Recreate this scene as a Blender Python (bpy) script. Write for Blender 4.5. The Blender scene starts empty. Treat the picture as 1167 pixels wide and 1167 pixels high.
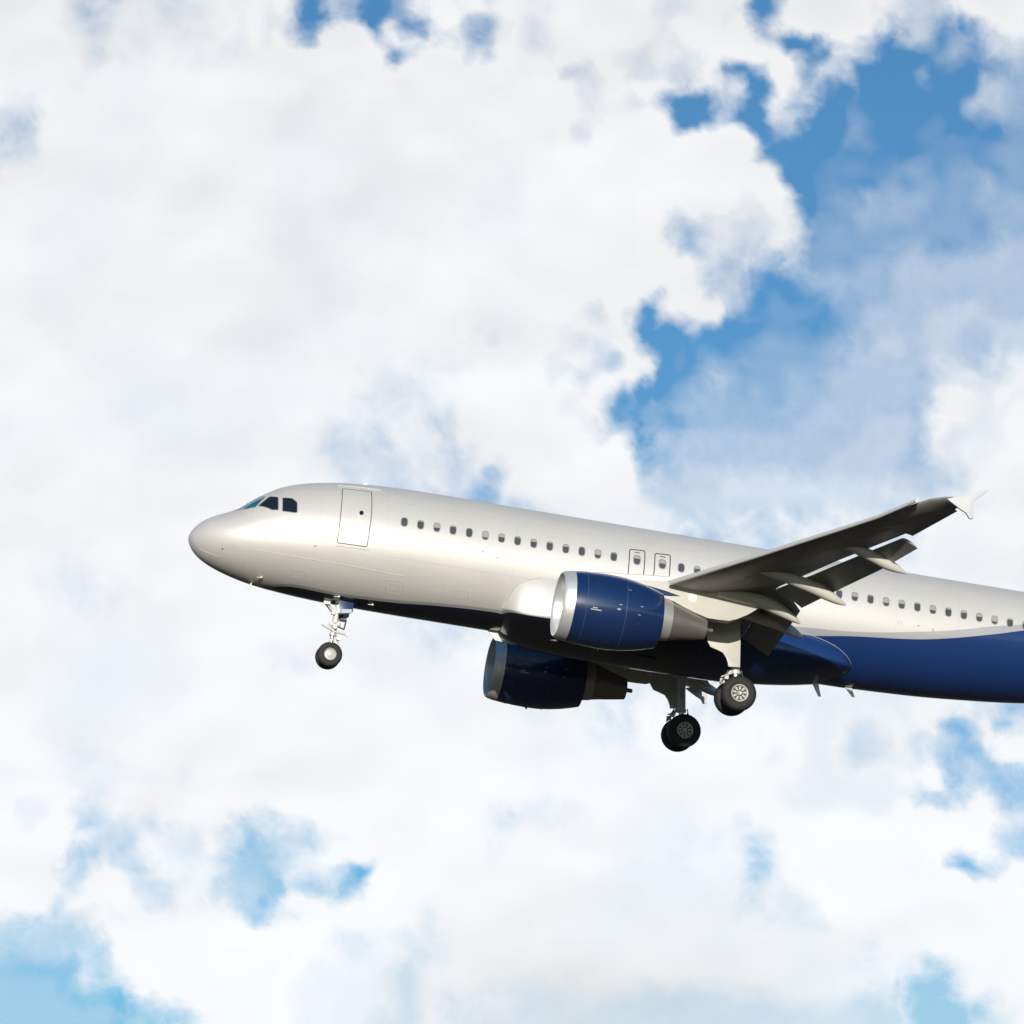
import bpy, bmesh, math, random
import numpy as np
from mathutils import Matrix, Vector

random.seed(4)
SC = bpy.context.scene
COL = SC.collection

# ------------------------------------------------------------------ camera, sun, sky, exposure
CAM_EL = math.radians(14.0)
RIGHT = np.array([1.0, 0, 0])
FWD = np.array([0, math.cos(CAM_EL), math.sin(CAM_EL)])
UPV = np.array([0, -math.sin(CAM_EL), math.cos(CAM_EL)])
CAM_POS = np.array([0, 0, 1.7])
FOCAL = 3.9325                     # focal length / frame width
cd = bpy.data.cameras.new("camera")
cam = bpy.data.objects.new("camera", cd); COL.objects.link(cam)
cam.location = CAM_POS; cam.rotation_euler = (math.pi / 2 + CAM_EL, 0, 0)
cd.sensor_width = 36; cd.lens = 36 * FOCAL; cd.clip_start = 1; cd.clip_end = 90000
SC.camera = cam
SC.render.resolution_x = SC.render.resolution_y = 1024

# attitude of the airliner (its axes: X aft, Y to its right, Z up) as seen by the camera
ATT = np.array([[0.97450277, -0.18710163, 0.123844],
                [0.16242582, 0.20746223, -0.96466433],
                [0.15479732, 0.96018353, 0.23256265]])
DIST = 130.0
def to_world_dir(a):
    q = ATT @ np.asarray(a, float)
    return RIGHT * q[0] - UPV * q[1] + FWD * q[2]
ORIGIN = CAM_POS + FWD * DIST + RIGHT * -10.35063544 - UPV * 0.1943935
PLANE_MX = Matrix.Identity(4)
for i in range(3):
    w = to_world_dir(np.eye(3)[i])
    for j in range(3):
        PLANE_MX[j][i] = w[j]
for j in range(3):
    PLANE_MX[j][3] = ORIGIN[j]

SUN = to_world_dir((-0.24, -0.955, 0.172)); SUN /= np.linalg.norm(SUN)
SUN_EL = math.asin(SUN[2]); SUN_AZ = math.atan2(SUN[0], SUN[1])
sl = bpy.data.lights.new("sun", 'SUN'); sl.energy = 4.0; sl.angle = math.radians(0.5); sl.color = (1.0, 0.93, 0.84)
so = bpy.data.objects.new("sun", sl); COL.objects.link(so)
so.rotation_euler = Vector(SUN).to_track_quat('Z', 'Y').to_euler()
so.location = (0, -50, 80)

W = bpy.data.worlds.new("World"); SC.world = W; W.use_nodes = True
nt = W.node_tree
sky = nt.nodes.new('ShaderNodeTexSky'); sky.sky_type = 'NISHITA'; sky.sun_disc = False
sky.sun_elevation = SUN_EL; sky.sun_rotation = SUN_AZ
sky.altitude = 200; sky.air_density = 1.0; sky.dust_density = 0.5; sky.ozone_density = 4.8
bg = nt.nodes['Background']; bg.inputs['Strength'].default_value = 0.13
tint = nt.nodes.new('ShaderNodeMix'); tint.data_type = 'RGBA'; tint.blend_type = 'MULTIPLY'
tint.inputs[0].default_value = 1.0; tint.inputs[7].default_value = (.91, 1.075, 1.0, 1)
nt.links.new(sky.outputs[0], tint.inputs[6]); nt.links.new(tint.outputs[2], bg.inputs['Color'])
SC.view_settings.view_transform = 'Standard'; SC.view_settings.look = 'None'
SC.view_settings.exposure = 0.0; SC.view_settings.gamma = 1.0

# ------------------------------------------------------------------ helpers
def pchip(xs, ys, x):
    xs = np.asarray(xs, float); ys = np.asarray(ys, float); h = np.diff(xs); d = np.diff(ys) / h
    m = np.zeros_like(ys)
    for i in range(1, len(xs) - 1):
        if d[i-1] * d[i] > 0:
            w1 = 2 * h[i] + h[i-1]; w2 = h[i] + 2 * h[i-1]
            m[i] = (w1 + w2) / (w1 / d[i-1] + w2 / d[i])
    m[0] = d[0]; m[-1] = d[-1]
    x = np.clip(np.asarray(x, float), xs[0], xs[-1]); i = np.clip(np.searchsorted(xs, x) - 1, 0, len(h) - 1)
    t = (x - xs[i]) / h[i]
    return ys[i]*(1+2*t)*(1-t)**2 + m[i]*h[i]*t*(1-t)**2 + ys[i+1]*t*t*(3-2*t) + m[i+1]*h[i]*t*t*(t-1)

class G:
    """collects verts and faces of one mesh"""
    def __init__(s): s.v = []; s.f = []
    def add(s, vs, fs):
        n = len(s.v); s.v += [tuple(float(c) for c in p) for p in vs]; s.f += [tuple(i + n for i in f) for f in fs]; return s
    def loft(s, rings, cap0=True, cap1=True, closed=True):
        n = len(rings[0]); vs = [p for r in rings for p in r]; fs = []
        m = n if closed else n - 1
        for i in range(len(rings) - 1):
            for j in range(m):
                k = (j + 1) % n
                fs.append((i*n+j, i*n+k, (i+1)*n+k, (i+1)*n+j))
        if cap0: fs.append(tuple(range(n - 1, -1, -1)))
        if cap1: fs.append(tuple((len(rings)-1)*n + j for j in range(n)))
        return s.add(vs, fs)
    def lathe_x(s, prof, y, z, n=64, cap0=False, cap1=False, dz=None):
        rings = []
        for k, (x, r) in enumerate(prof):
            zz = z + (dz[k] if dz else 0)
            rings.append([(x, y + r*math.cos(2*math.pi*j/n), zz + r*math.sin(2*math.pi*j/n)) for j in range(n)])
        return s.loft(rings, cap0, cap1)
    def lathe_y(s, prof, x, z, n=48, cap0=False, cap1=False):
        rings = [[(x + r*math.cos(2*math.pi*j/n), y, z + r*math.sin(2*math.pi*j/n)) for j in range(n)] for (y, r) in prof]
        return s.loft(rings, cap0, cap1)
    def tube(s, p0, p1, r0, r1=None, n=14):
        r1 = r0 if r1 is None else r1
        p0 = np.array(p0, float); p1 = np.array(p1, float); d = p1 - p0; d /= np.linalg.norm(d)
        a = np.cross(d, [0, 0, 1.0]) if abs(d[2]) < .9 else np.cross(d, [1.0, 0, 0]); a /= np.linalg.norm(a); b = np.cross(d, a)
        R = lambda p, r: [tuple(p + r*(a*math.cos(2*math.pi*j/n) + b*math.sin(2*math.pi*j/n))) for j in range(n)]
        return s.loft([R(p0, r0), R(p1, r1)])
    def prism(s, poly, y0, y1):
        n = len(poly)
        return s.loft([[(x, y0, z) for x, z in poly], [(x, y1, z) for x, z in poly]])
    def box(s, c, d):
        x, y, z = c; a, b, h = d[0]/2, d[1]/2, d[2]/2
        return s.prism([(x-a, z-h), (x+a, z-h), (x+a, z+h), (x-a, z+h)], y-b, y+b)
    def ball(s, c, r, n=14):
        rings = []
        for i in range(1, n):
            t = math.pi*i/n
            rings.append([(c[0]+r*math.sin(t)*math.cos(2*math.pi*j/n), c[1]+r*math.sin(t)*math.sin(2*math.pi*j/n), c[2]+r*math.cos(t)) for j in range(n)])
        return s.loft(rings)

def build(name, g, mat, parent=None, smooth=40, bevel=0.0):
    me = bpy.data.meshes.new(name); me.from_pydata(g.v, [], g.f)
    bm = bmesh.new(); bm.from_mesh(me)
    bmesh.ops.recalc_face_normals(bm, faces=bm.faces)
    if bevel > 0:
        es = [e for e in bm.edges if len(e.link_faces) == 2 and e.calc_face_angle(0) > math.radians(50)]
        bmesh.ops.bevel(bm, geom=es, offset=bevel, segments=2, profile=.6, affect='EDGES')
    bm.to_mesh(me); bm.free()
    if smooth:
        me.polygons.foreach_set('use_smooth', [True]*len(me.polygons))
        me.set_sharp_from_angle(angle=math.radians(smooth))
    me.materials.append(mat)
    o = bpy.data.objects.new(name, me); COL.objects.link(o)
    if parent: o.parent = parent
    return o

# ------------------------------------------------------------------ materials
class Mat:
    def __init__(s, name):
        s.m = bpy.data.materials.new(name); s.m.use_nodes = True; s.t = s.m.node_tree; s.p = s.t.nodes['Principled BSDF']
    def n(s, typ, **kw):
        nd = s.t.nodes.new(typ)
        for k, v in kw.items(): setattr(nd, k, v)
        return nd
    def l(s, a, b): s.t.links.new(a, b)
    def math(s, op, a, b=None, c=None, clamp=False):
        nd = s.n('ShaderNodeMath', operation=op, use_clamp=clamp)
        for i, v in enumerate((a, b, c)):
            if v is None: continue
            if isinstance(v, (int, float)): nd.inputs[i].default_value = v
            else: s.l(v, nd.inputs[i])
        return nd.outputs[0]
    def mix(s, f, a, b, blend='MIX'):
        nd = s.n('ShaderNodeMix', data_type='RGBA', blend_type=blend)
        for i, v in ((0, f), (6, a), (7, b)):
            if isinstance(v, (int, float)): nd.inputs[i].default_value = v
            elif isinstance(v, tuple): nd.inputs[i].default_value = (*v, 1)[:4]
            else: s.l(v, nd.inputs[i])
        return nd.outputs[2]
    def noise(s, scale, detail=4, rough=.55, stretch=(1, 1, 1)):
        tc = s.n('ShaderNodeTexCoord'); mp = s.n('ShaderNodeMapping'); mp.inputs['Scale'].default_value = stretch
        s.l(tc.outputs['Object'], mp.inputs[0]); nz = s.n('ShaderNodeTexNoise'); s.l(mp.outputs[0], nz.inputs['Vector'])
        nz.inputs['Scale'].default_value = scale; nz.inputs['Detail'].default_value = detail; nz.inputs['Roughness'].default_value = rough
        return nz.outputs['Fac']
    def set(s, **kw):
        for k, v in kw.items():
            k = {'spec': 'Specular IOR Level', 'coat': 'Coat Weight', 'coat_rough': 'Coat Roughness', 'color': 'Base Color', 'rough': 'Roughness', 'metal': 'Metallic'}.get(k, k)
            s.p.inputs[k].default_value = (*v, 1) if isinstance(v, tuple) and len(v) == 3 else v
        return s

def paint(name, col, rough=.4, metal=0.0, var=.12, scale=1.2, coat=0.0, stretch=(1, 1, 1), rvar=.08, spec=.5):
    m = Mat(name); m.set(rough=rough, metal=metal, coat=coat, coat_rough=.08, spec=spec)
    nz = m.noise(scale, 5, .6, stretch)
    dark = tuple(c*(1-var) for c in col); lite = tuple(min(1, c*(1+var*.5)) for c in col)
    m.l(m.mix(nz, dark, lite), m.p.inputs['Base Color'])
    m.l(m.math('MULTIPLY_ADD', nz, rvar*2, rough - rvar), m.p.inputs['Roughness'])
    return m.m

SILVER = (.70, .668, .622); BANDG = (.42, .42, .42); NAVY = (.011, .038, .148)
def livery(name):
    m = Mat(name)
    tc = m.n('ShaderNodeTexCoord'); sx = m.n('ShaderNodeSeparateXYZ'); m.l(tc.outputs['Object'], sx.inputs[0])
    X, Z = sx.outputs[0], sx.outputs[2]
    u = m.math('DIVIDE', X, 40.0)
    def curve(pts):
        fc = m.n('ShaderNodeFloatCurve'); c = fc.mapping.curves[0]
        P = [((x)/40, (z+3)/6) for x, z in pts]
        c.points[0].location = P[0]; c.points[1].location = P[-1]
        for p in P[1:-1]: c.points.new(*p)
        fc.mapping.update(); m.l(u, fc.inputs['Value'])
        return m.math('MULTIPLY_ADD', fc.outputs[0], 6.0, -3.0)
    navy = curve([(0, -1.95), (2.4, -1.93), (3.34, -1.85), (4.9, -1.90), (6.8, -1.867), (8.2, -1.775), (9.8, -1.712), (10.25, -1.715), (10.7, -1.80), (11.2, -1.84), (12, -1.83), (14, -1.7), (16.5, -1.3), (18.5, -1.03),
                  (20.2, -.942), (21.66, -.747), (23.9, -.501), (24.94, -.306), (25.82, -.089), (26.7, .15), (27.5, .393), (31, 1.5), (36, 2.9)])
    whit = curve([(0, -1.90), (2.4, -1.88), (3.34, -1.79), (4.9, -1.84), (6.8, -1.80), (8.2, -1.70), (9.8, -1.635), (10.25, -1.64), (10.7, -1.735), (11.2, -1.78), (12, -1.77), (14, -1.62), (16.5, -1.15), (18.5, -.82),
                  (20.14, -.703), (21.63, -.602), (23.9, -.259), (25.35, .053), (26.4, .341), (27.5, .601), (31, 1.72), (36, 2.95)])
    step = lambda c: m.math('MULTIPLY_ADD', m.math('SUBTRACT', Z, c), 120.0, .5, True)
    sn, sw = step(navy), step(whit)
    streak = m.noise(1.1, 5, .6, (.35, 1, 1.6)); fine = m.noise(9, 4, .65, (.5, 1, 1))
    sil = m.mix(streak, tuple(c*.93 for c in SILVER), tuple(min(1, c*1.03) for c in SILVER))
    # circumferential skin joints
    fr = m.math('PINGPONG', m.math('ADD', X, .31), 1.066)
    joint = m.math('LESS_THAN', fr, .006)
    sil = m.mix(m.math('MULTIPLY', joint, .17), sil, (.25, .24, .23))
    nv = m.mix(fine, tuple(c*.85 for c in NAVY), tuple(c*1.1 for c in NAVY))
    aft = m.math('MULTIPLY_ADD', X, .5, -8.0, True)          # lower colour is near-black ahead of the wing, navy aft
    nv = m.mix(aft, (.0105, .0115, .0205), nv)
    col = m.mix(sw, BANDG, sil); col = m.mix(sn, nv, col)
    m.l(col, m.p.inputs['Base Color'])
    m.l(m.math('MULTIPLY', sn, .25), m.p.inputs['Metallic'])
    r = m.math('MULTIPLY_ADD', sn, .20, .25)
    m.l(m.math('ADD', r, m.math('MULTIPLY', m.math('SUBTRACT', streak, .5), .12)), m.p.inputs['Roughness'])
    m.l(m.math('MULTIPLY_ADD', sn, -.6, .6), m.p.inputs['Coat Weight'])
    m.set(coat_rough=.10)
    return m.m

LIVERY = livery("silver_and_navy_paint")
M_SILVER = paint("silver_paint", SILVER, .36, .45, .07, 2.0, .25)
M_NAVY = paint("navy_paint", (.009, .028, .100), .28, 0, .15, 1.5, 1.0, (.4, 1, 1), .04)
M_WING = paint("wing_grey_paint", (.36, .345, .32), .42, .05, .35, .9, 0, (1, .35, 1))
M_FLAP = paint("flap_grey_paint", (.31, .30, .28), .45, .05, .35, 2.2, 0, (2, .4, 1))
M_SLAT = paint("slat_painted_metal", (.68, .665, .63), .45, .1, .1, 2)
M_FAIR = paint("fairing_paint", (.62, .59, .53), .42, .0, .16, 2.5, 0, (.6, 1, 1))
M_FENCE = paint("fence_paint", (.62, .62, .62), .45, 0, .05, 3)
M_LIP = paint("polished_intake_metal", (.78, .775, .76), .44, .55, .06, 3)
M_COWLM = paint("titanium_cowl_metal", (.66, .63, .59), .42, .6, .12, 4, 0, (.3, 1, 1))
M_NOZ = paint("burnt_nozzle_metal", (.40, .365, .33), .38, .75, .2, 4, 0, (.3, 1, 1))
M_DARK = paint("dark_interior", (.03, .03, .032), .5, 0, .3, 4)
M_FAN = paint("fan_titanium", (.14, .14, .15), .4, .6, .2, 5)
M_TYRE = paint("tyre_rubber", (.022, .021, .020), .75, 0, .35, 6, rvar=.05)
M_RIM = paint("wheel_rim_paint", (.50, .485, .45), .4, .1, .15, 8)
M_GEAR = paint("gear_white_enamel", (.66, .65, .62), .38, .1, .2, 5)
M_CHROME = paint("oleo_chrome", (.75, .74, .72), .18, .9, .05, 5)
M_GEARD = paint("gear_dark_parts", (.06, .06, .065), .45, .2, .3, 6)
M_GLASS = Mat("tinted_glass").set(color=(.012, .018, .022), rough=.06, spec=.7).m
M_SHIELD = Mat("windshield_glass").set(color=(.02, .16, .22), rough=.05, spec=.9, coat=1.0, coat_rough=.03).m  # cyan base colour paints in the reflected sky
M_PANE = paint("cabin_pane", (.085, .095, .10), .12, 0, .4, 3, rvar=.02)
M_BLIND = paint("window_blind", (.36, .36, .355), .5, 0, .1, 3)
M_WFRAME = paint("window_surround", (.42, .41, .39), .4, .2, .1, 4)
M_SEAM = paint("dark_seal", (.06, .06, .065), .6, 0, .2, 5)
M_SEAML = paint("lap_joint_metal", (.85, .84, .82), .3, .4, .05, 5)
M_WHITE = paint("white_enamel", (.8, .79, .77), .4, 0, .06, 4)
M_FAINT = paint("panel_line_paint", (.50, .49, .48), .4, .1, .1, 5)
M_LATCH = paint("latch_metal", (.42, .43, .46), .4, .2, .1, 5)
M_PLAC = paint("placard_grey", (.5, .52, .58), .4, 0, .3, 40)
M_LENS = Mat("lamp_lens").set(color=(.75, .76, .78), rough=.08, metal=.6).m

# ------------------------------------------------------------------ clouds and ground
def cloud_noise(y, x, seed):
    g = np.random.default_rng(seed).uniform(0, 2*np.pi, (256, 256))
    iy = np.floor(y).astype(int); ix = np.floor(x).astype(int); fy = y-iy; fx = x-ix
    s = lambda t: t*t*t*(t*(6*t-15)+10)
    def d(a, b):
        an = g[(iy+a) % 256, (ix+b) % 256]
        return np.sin(an)*(fy-a) + np.cos(an)*(fx-b)
    u = s(fx); v = s(fy)
    return ((d(0, 0)*(1-u)+d(0, 1)*u)*(1-v) + (d(1, 0)*(1-u)+d(1, 1)*u)*v)*1.5
def fbm(y, x, base, octs, seed, gain=.5, billow=False):
    o = 0; a = 1; n = 0
    for k in range(octs):
        s = 2.03**k/base
        v = cloud_noise(y*s+17.3*k, x*s+5.1*k, seed+k)
        if billow: v = .55-2*np.abs(v)
        o = o+a*v; n += a; a *= gain
    return o/n*1.6
# how thickly the sky is covered, one number per 1/32 of the field of view:
# 0-9 is cumulus (9 = opaque), 20-29 the thin streaky veil (29 = thickest)
COVER = [
 [9,8,6,6,8,7,8,8, 8,2,4,1,2,7,8,8, 8,9,9,9,9,9,9,5, 6,9,9,7,8,7,6,9],
 [9,9,6,7,8,8,8,8, 8,4,9,7,4,6,6,7, 8,9,9,9,9,8,8,9, 8,4,6,2,2,2,4,8],
 [9,9,8,9,9,9,9,9, 9,9,9,9,7,9,9,9, 9,9,7,9,9,8,6,4, 9,4,2,1,1,1,4,5],
 [7,9,9,9,9,9,9,9, 9,9,9,9,9,9,9,9, 9,9,8,9,7,2,3,3, 8,3,3,1,21,21,4,6],
 [5,9,9,9,9,9,9,9, 9,9,9,9,9,9,9,9, 9,9,9,9,9,9,8,9, 9,2,21,22,22,22,23,23],
 [8,9,9,9,9,9,9,9, 9,9,9,9,9,9,9,9, 9,9,9,9,9,9,9,9, 4,22,22,23,23,23,23,24],
 [9,9,9,9,9,9,9,9, 9,9,9,9,9,9,9,9, 9,9,9,9,8,6,8,9, 7,22,24,24,24,23,24,24],
 [9,9,9,9,9,9,9,9, 9,9,9,9,9,9,9,9, 9,9,9,9,8,4,8,8, 8,23,24,24,24,24,25,25],
 [9,9,9,9,9,9,9,9, 9,9,9,9,9,9,9,9, 9,9,9,9,9,9,7,6, 4,24,24,25,25,25,26,26],
 [9,9,9,9,9,9,9,9, 9,9,9,9,9,9,9,9, 9,9,9,8,5,9,7,3, 23,23,24,25,26,26,26,26],
 [9,9,9,9,9,9,9,9, 9,9,9,9,9,9,8,8, 9,9,7,5,1,1,1,22, 22,24,25,25,26,26,26,26],
 [9,9,9,9,9,9,9,9, 9,9,9,8,8,8,8,8, 9,9,8,7,5,2,24,23, 24,25,26,26,26,6,8,7],
 [9,9,9,9,9,9,9,9, 9,9,9,7,7,8,8,8, 9,9,8,5,2,23,24,24, 25,26,26,26,26,26,9,9],
 [9,9,9,9,9,9,9,9, 9,9,7,6,8,6,7,8, 9,9,8,4,24,25,25,25, 25,26,26,26,26,27,9,9],
 [9,9,9,9,9,9,9,9, 9,9,8,7,7,7,6,7, 9,9,9,9,26,26,26,26, 26,26,26,26,26,7,9,9],
 [9,9,9,9,9,9,9,9, 9,9,9,6,6,6,5,4, 8,9,9,9,26,26,26,26, 26,26,26,26,26,7,8,9],
 [9,9,9,9,9,9,9,9, 9,9,9,6,5,5,4,4, 5,8,9,9,6,6,6,6, 6,6,6,6,6,9,9,9],
 [9,8,8,9,9,9,9,9, 9,9,9,9,9,6,5,3, 3,6,8,8,7,6,6,6, 6,6,6,7,8,9,9,9],
 [9,8,8,8,9,9,9,9, 9,9,9,9,9,9,9,9, 8,7,7,7,7,7,7,7, 7,7,7,8,8,9,9,8],
 [9,9,9,9,9,9,9,9, 9,9,9,9,8,6,6,7, 8,8,8,8,8,8,8,8, 8,8,8,8,8,8,8,8],
 [9,9,9,9,9,9,9,9, 8,8,9,9,9,7,8,8, 7,8,8,8,8,8,8,8, 8,8,8,8,8,8,8,7],
 [9,9,9,9,9,9,9,9, 9,9,9,9,9,9,9,9, 8,8,8,7,7,8,8,8, 8,8,8,8,8,8,8,7],
 [9,9,9,9,9,9,9,9, 9,9,9,9,9,9,9,9, 8,9,8,7,8,8,7,8, 8,8,8,8,7,6,5,4],
 [9,9,8,8,9,9,9,9, 9,9,9,9,9,9,9,9, 9,9,9,9,9,9,9,9, 8,8,8,7,8,4,6,8],
 [9,9,8,8,8,8,9,9, 9,9,9,9,9,9,9,9, 9,9,9,9,9,9,9,9, 9,9,9,8,7,5,4,3],
 [9,9,6,7,7,8,8,6, 7,7,8,9,9,9,9,7, 8,8,9,9,9,9,9,9, 9,9,9,9,8,7,9,6],
 [9,8,6,7,7,8,6,2, 3,7,6,6,9,9,9,8, 9,9,9,9,8,8,8,6, 8,9,9,9,9,6,5,3],
 [9,9,8,7,6,8,5,1, 2,5,3,2,7,9,9,9, 9,9,9,9,9,9,8,6, 8,8,9,9,9,5,3,6],
 [6,7,8,9,7,9,7,3, 3,8,8,8,8,8,9,9, 9,9,9,9,9,9,9,8, 8,8,9,9,9,9,9,9],
 [2,3,4,6,9,9,9,9, 9,9,9,8,8,7,9,9, 9,9,9,9,9,9,9,9, 9,9,8,8,9,9,9,9],
 [1,1,4,5,9,9,9,9, 9,9,9,9,8,8,9,9, 9,9,9,9,9,9,9,9, 9,9,9,8,6,6,8,9],
 [1,1,1,2,4,5,7,8, 9,9,9,9,9,7,7,8, 29,29,28,28,28,28,28,28, 28,28,28,26,4,2,4,8],
]
# closer surveys of the parts with the clearest cloud edges: (x, y, cell, cover in tenths)
FINE_EAST = [
 [8,8,8,9,9,9,9,9, 9,7,7,8,9,8,7,2, 3,8,9,9,9,9,8,8, 6,6,5,6,8,9,9,9],
 [7,7,8,9,9,9,9,9, 9,8,9,9,9,8,8,3, 6,8,9,9,9,9,7,6, 5,5,3,3,3,5,8,8],
 [7,7,8,9,9,9,9,9, 8,8,8,9,9,9,9,6, 4,2,2,4,7,7,4,2, 4,4,2,2,3,3,6,7],
 [8,8,8,9,8,9,8,7, 7,8,7,7,8,8,8,8, 9,7,3,2,5,4,3,1, 1,1,2,3,2,2,4,5],
 [8,9,9,6,6,8,8,7, 7,7,6,7,8,4,2,4, 9,8,4,5,5,4,0,0, 0,2,1,1,1,2,3,3],
 [9,9,9,8,7,7,9,8, 8,7,5,5,6,6,6,2, 8,7,4,3,1,2,0,0, 0,1,1,0,1,4,4,3],
 [9,9,9,9,8,8,8,7, 7,4,1,1,3,4,3,1, 6,5,4,1,1,1,0,0, 0,0,0,0,3,4,4,3],
 [9,9,9,9,8,8,9,9, 9,7,2,1,3,4,1,1, 4,5,2,0,0,2,1,0, 0,0,1,0,1,2,3,3],
 [9,9,9,9,7,9,9,9, 9,9,8,9,9,9,8,2, 2,2,1,0,0,2,1,0, 0,1,1,1,1,1,1,2],
 [9,9,9,9,9,9,9,9, 9,9,9,9,9,9,9,4, 1,0,0,0,1,1,1,1, 1,1,1,1,1,1,2,2],
 [9,9,9,9,9,9,9,9, 9,9,9,9,9,9,9,8, 5,0,1,1,1,1,1,1, 2,2,1,2,2,2,2,2],
 [9,9,9,9,9,9,9,9, 9,9,9,9,9,9,9,9, 8,3,1,1,1,1,1,2, 2,2,2,2,2,3,2,2],
 [9,9,9,9,9,9,9,9, 9,9,9,9,9,9,8,8, 8,5,1,1,2,2,3,3, 3,3,2,2,2,3,3,3],
 [9,9,9,9,9,9,9,9, 9,7,5,6,7,7,7,7, 8,6,2,2,2,3,3,3, 3,2,2,2,2,2,3,3],
 [9,9,9,9,9,9,9,9, 9,7,5,4,6,7,6,6, 8,7,3,2,2,2,2,2, 2,2,2,2,2,2,3,3],
 [9,9,9,9,9,9,9,9, 9,8,5,4,6,6,5,5, 7,6,3,2,2,2,2,3, 3,3,2,2,3,3,4,4],
 [9,9,9,9,9,9,9,9, 9,9,8,7,5,4,5,4, 4,4,3,2,2,2,3,3, 4,4,4,4,4,4,4,4],
 [9,9,9,9,9,9,9,9, 9,9,9,8,5,5,4,2, 1,2,3,3,3,3,3,3, 4,4,4,4,4,4,4,4],
 [9,9,9,9,9,9,9,8, 5,5,9,9,6,5,3,1, 1,1,1,2,3,3,3,3, 4,4,4,4,4,4,4,4],
 [9,9,9,9,8,6,8,5, 2,7,9,9,7,5,3,1, 1,1,1,1,2,3,4,4, 4,4,5,5,5,5,4,4],
 [9,9,9,8,8,8,8,6, 1,2,3,4,2,1,1,1, 1,1,1,1,2,3,4,4, 4,4,5,5,4,4,5,5],
 [9,9,9,8,7,7,8,8, 3,1,1,1,1,1,1,2, 2,2,2,3,3,4,4,5, 5,4,5,5,4,4,5,5],
 [9,9,8,8,8,6,5,8, 6,1,1,1,3,2,2,2, 2,2,2,3,3,4,4,4, 4,4,5,5,5,5,6,7],
 [9,9,8,8,6,8,8,8, 6,1,1,2,4,3,2,2, 2,3,3,3,4,4,4,4, 4,4,5,6,7,6,7,8],
 [9,9,9,8,8,8,5,4, 2,1,2,3,3,3,2,3, 2,3,3,3,4,4,4,4, 4,4,6,8,8,7,8,8],
 [9,9,9,8,8,7,2,2, 2,2,3,3,3,3,3,3, 3,3,3,4,4,4,4,4, 4,4,6,9,8,8,8,9],
 [9,9,9,9,8,6,4,2, 2,2,2,3,3,3,3,3, 3,3,4,4,4,4,5,5, 5,4,7,8,8,8,8,9],
 [9,9,9,9,9,7,7,4, 3,4,3,4,4,4,4,4, 4,4,4,4,4,5,5,5, 5,4,7,7,8,8,8,9],
 [9,9,9,9,9,9,9,8, 3,3,4,4,4,4,4,4, 4,4,4,4,5,5,5,5, 4,4,6,7,8,8,9,9],
 [8,9,9,9,9,9,9,8, 5,4,4,5,5,5,5,5, 5,5,5,5,5,5,5,5, 4,4,5,6,7,8,9,9],
 [7,8,9,9,9,9,9,8, 6,5,5,5,5,6,6,6, 6,6,6,6,6,6,6,6, 6,5,5,6,7,9,9,9],
 [4,7,9,9,9,9,9,8, 6,5,6,6,6,6,6,6, 6,6,6,6,6,6,6,7, 7,6,6,7,8,9,9,9],
]
FINE_SOUTHWEST = [
 [9,9,9,9,8,8,7,7, 8,8,9,9,9,9,9,9, 9,9,9,9,9,9,9,9,9,9,9],
 [9,9,9,9,8,7,7,8, 9,9,9,9,9,9,9,9, 9,9,9,9,9,9,9,9,9,9,9],
 [9,8,8,9,7,6,7,8, 8,8,9,9,9,9,8,7, 6,8,9,9,9,9,9,9,9,9,9],
 [9,8,9,9,8,5,6,6, 7,6,7,8,8,8,6,4, 6,6,6,7,8,9,9,9,9,9,9],
 [9,9,9,9,7,7,5,5, 6,8,7,7,7,8,5,3, 4,5,5,5,7,8,9,9,9,9,9],
 [9,9,9,7,4,4,6,5, 6,8,8,7,7,7,4,3, 3,5,6,7,8,8,8,8,9,9,9],
 [9,9,9,7,5,7,9,7, 5,7,8,8,8,7,4,3, 3,4,6,5,6,4,2,8,9,9,9],
 [9,9,9,8,6,8,9,8, 6,5,6,8,8,5,4,4, 3,3,6,4,5,3,4,8,9,9,9],
 [8,8,8,6,8,8,8,8, 8,6,6,8,8,7,4,4, 3,6,8,8,7,7,8,9,9,9,9],
 [6,5,5,5,5,6,8,8, 9,9,8,9,9,9,7,6, 5,7,7,9,9,9,9,9,9,9,9],
 [4,4,4,4,4,5,7,9, 9,9,9,9,9,9,9,9, 9,9,9,9,8,7,7,8,8,7,8],
 [3,3,4,4,4,4,4,8, 9,9,9,9,9,9,9,9, 9,9,9,9,8,7,7,8,8,7,6],
 [2,2,2,2,2,5,4,7, 9,9,9,9,9,9,9,9, 9,9,9,8,8,8,8,8,7,6,7],
 [2,2,2,2,2,5,4,4, 8,9,9,9,9,9,9,9, 9,9,8,8,8,8,8,8,7,6,7],
 [2,2,2,2,2,2,2,2, 6,7,7,8,9,9,9,9, 9,9,8,8,8,8,8,8,7,6,7],
 [2,2,2,2,2,2,2,2, 3,3,4,4,6,8,9,9, 9,9,8,8,8,8,8,7,7,6,6],
]
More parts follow.
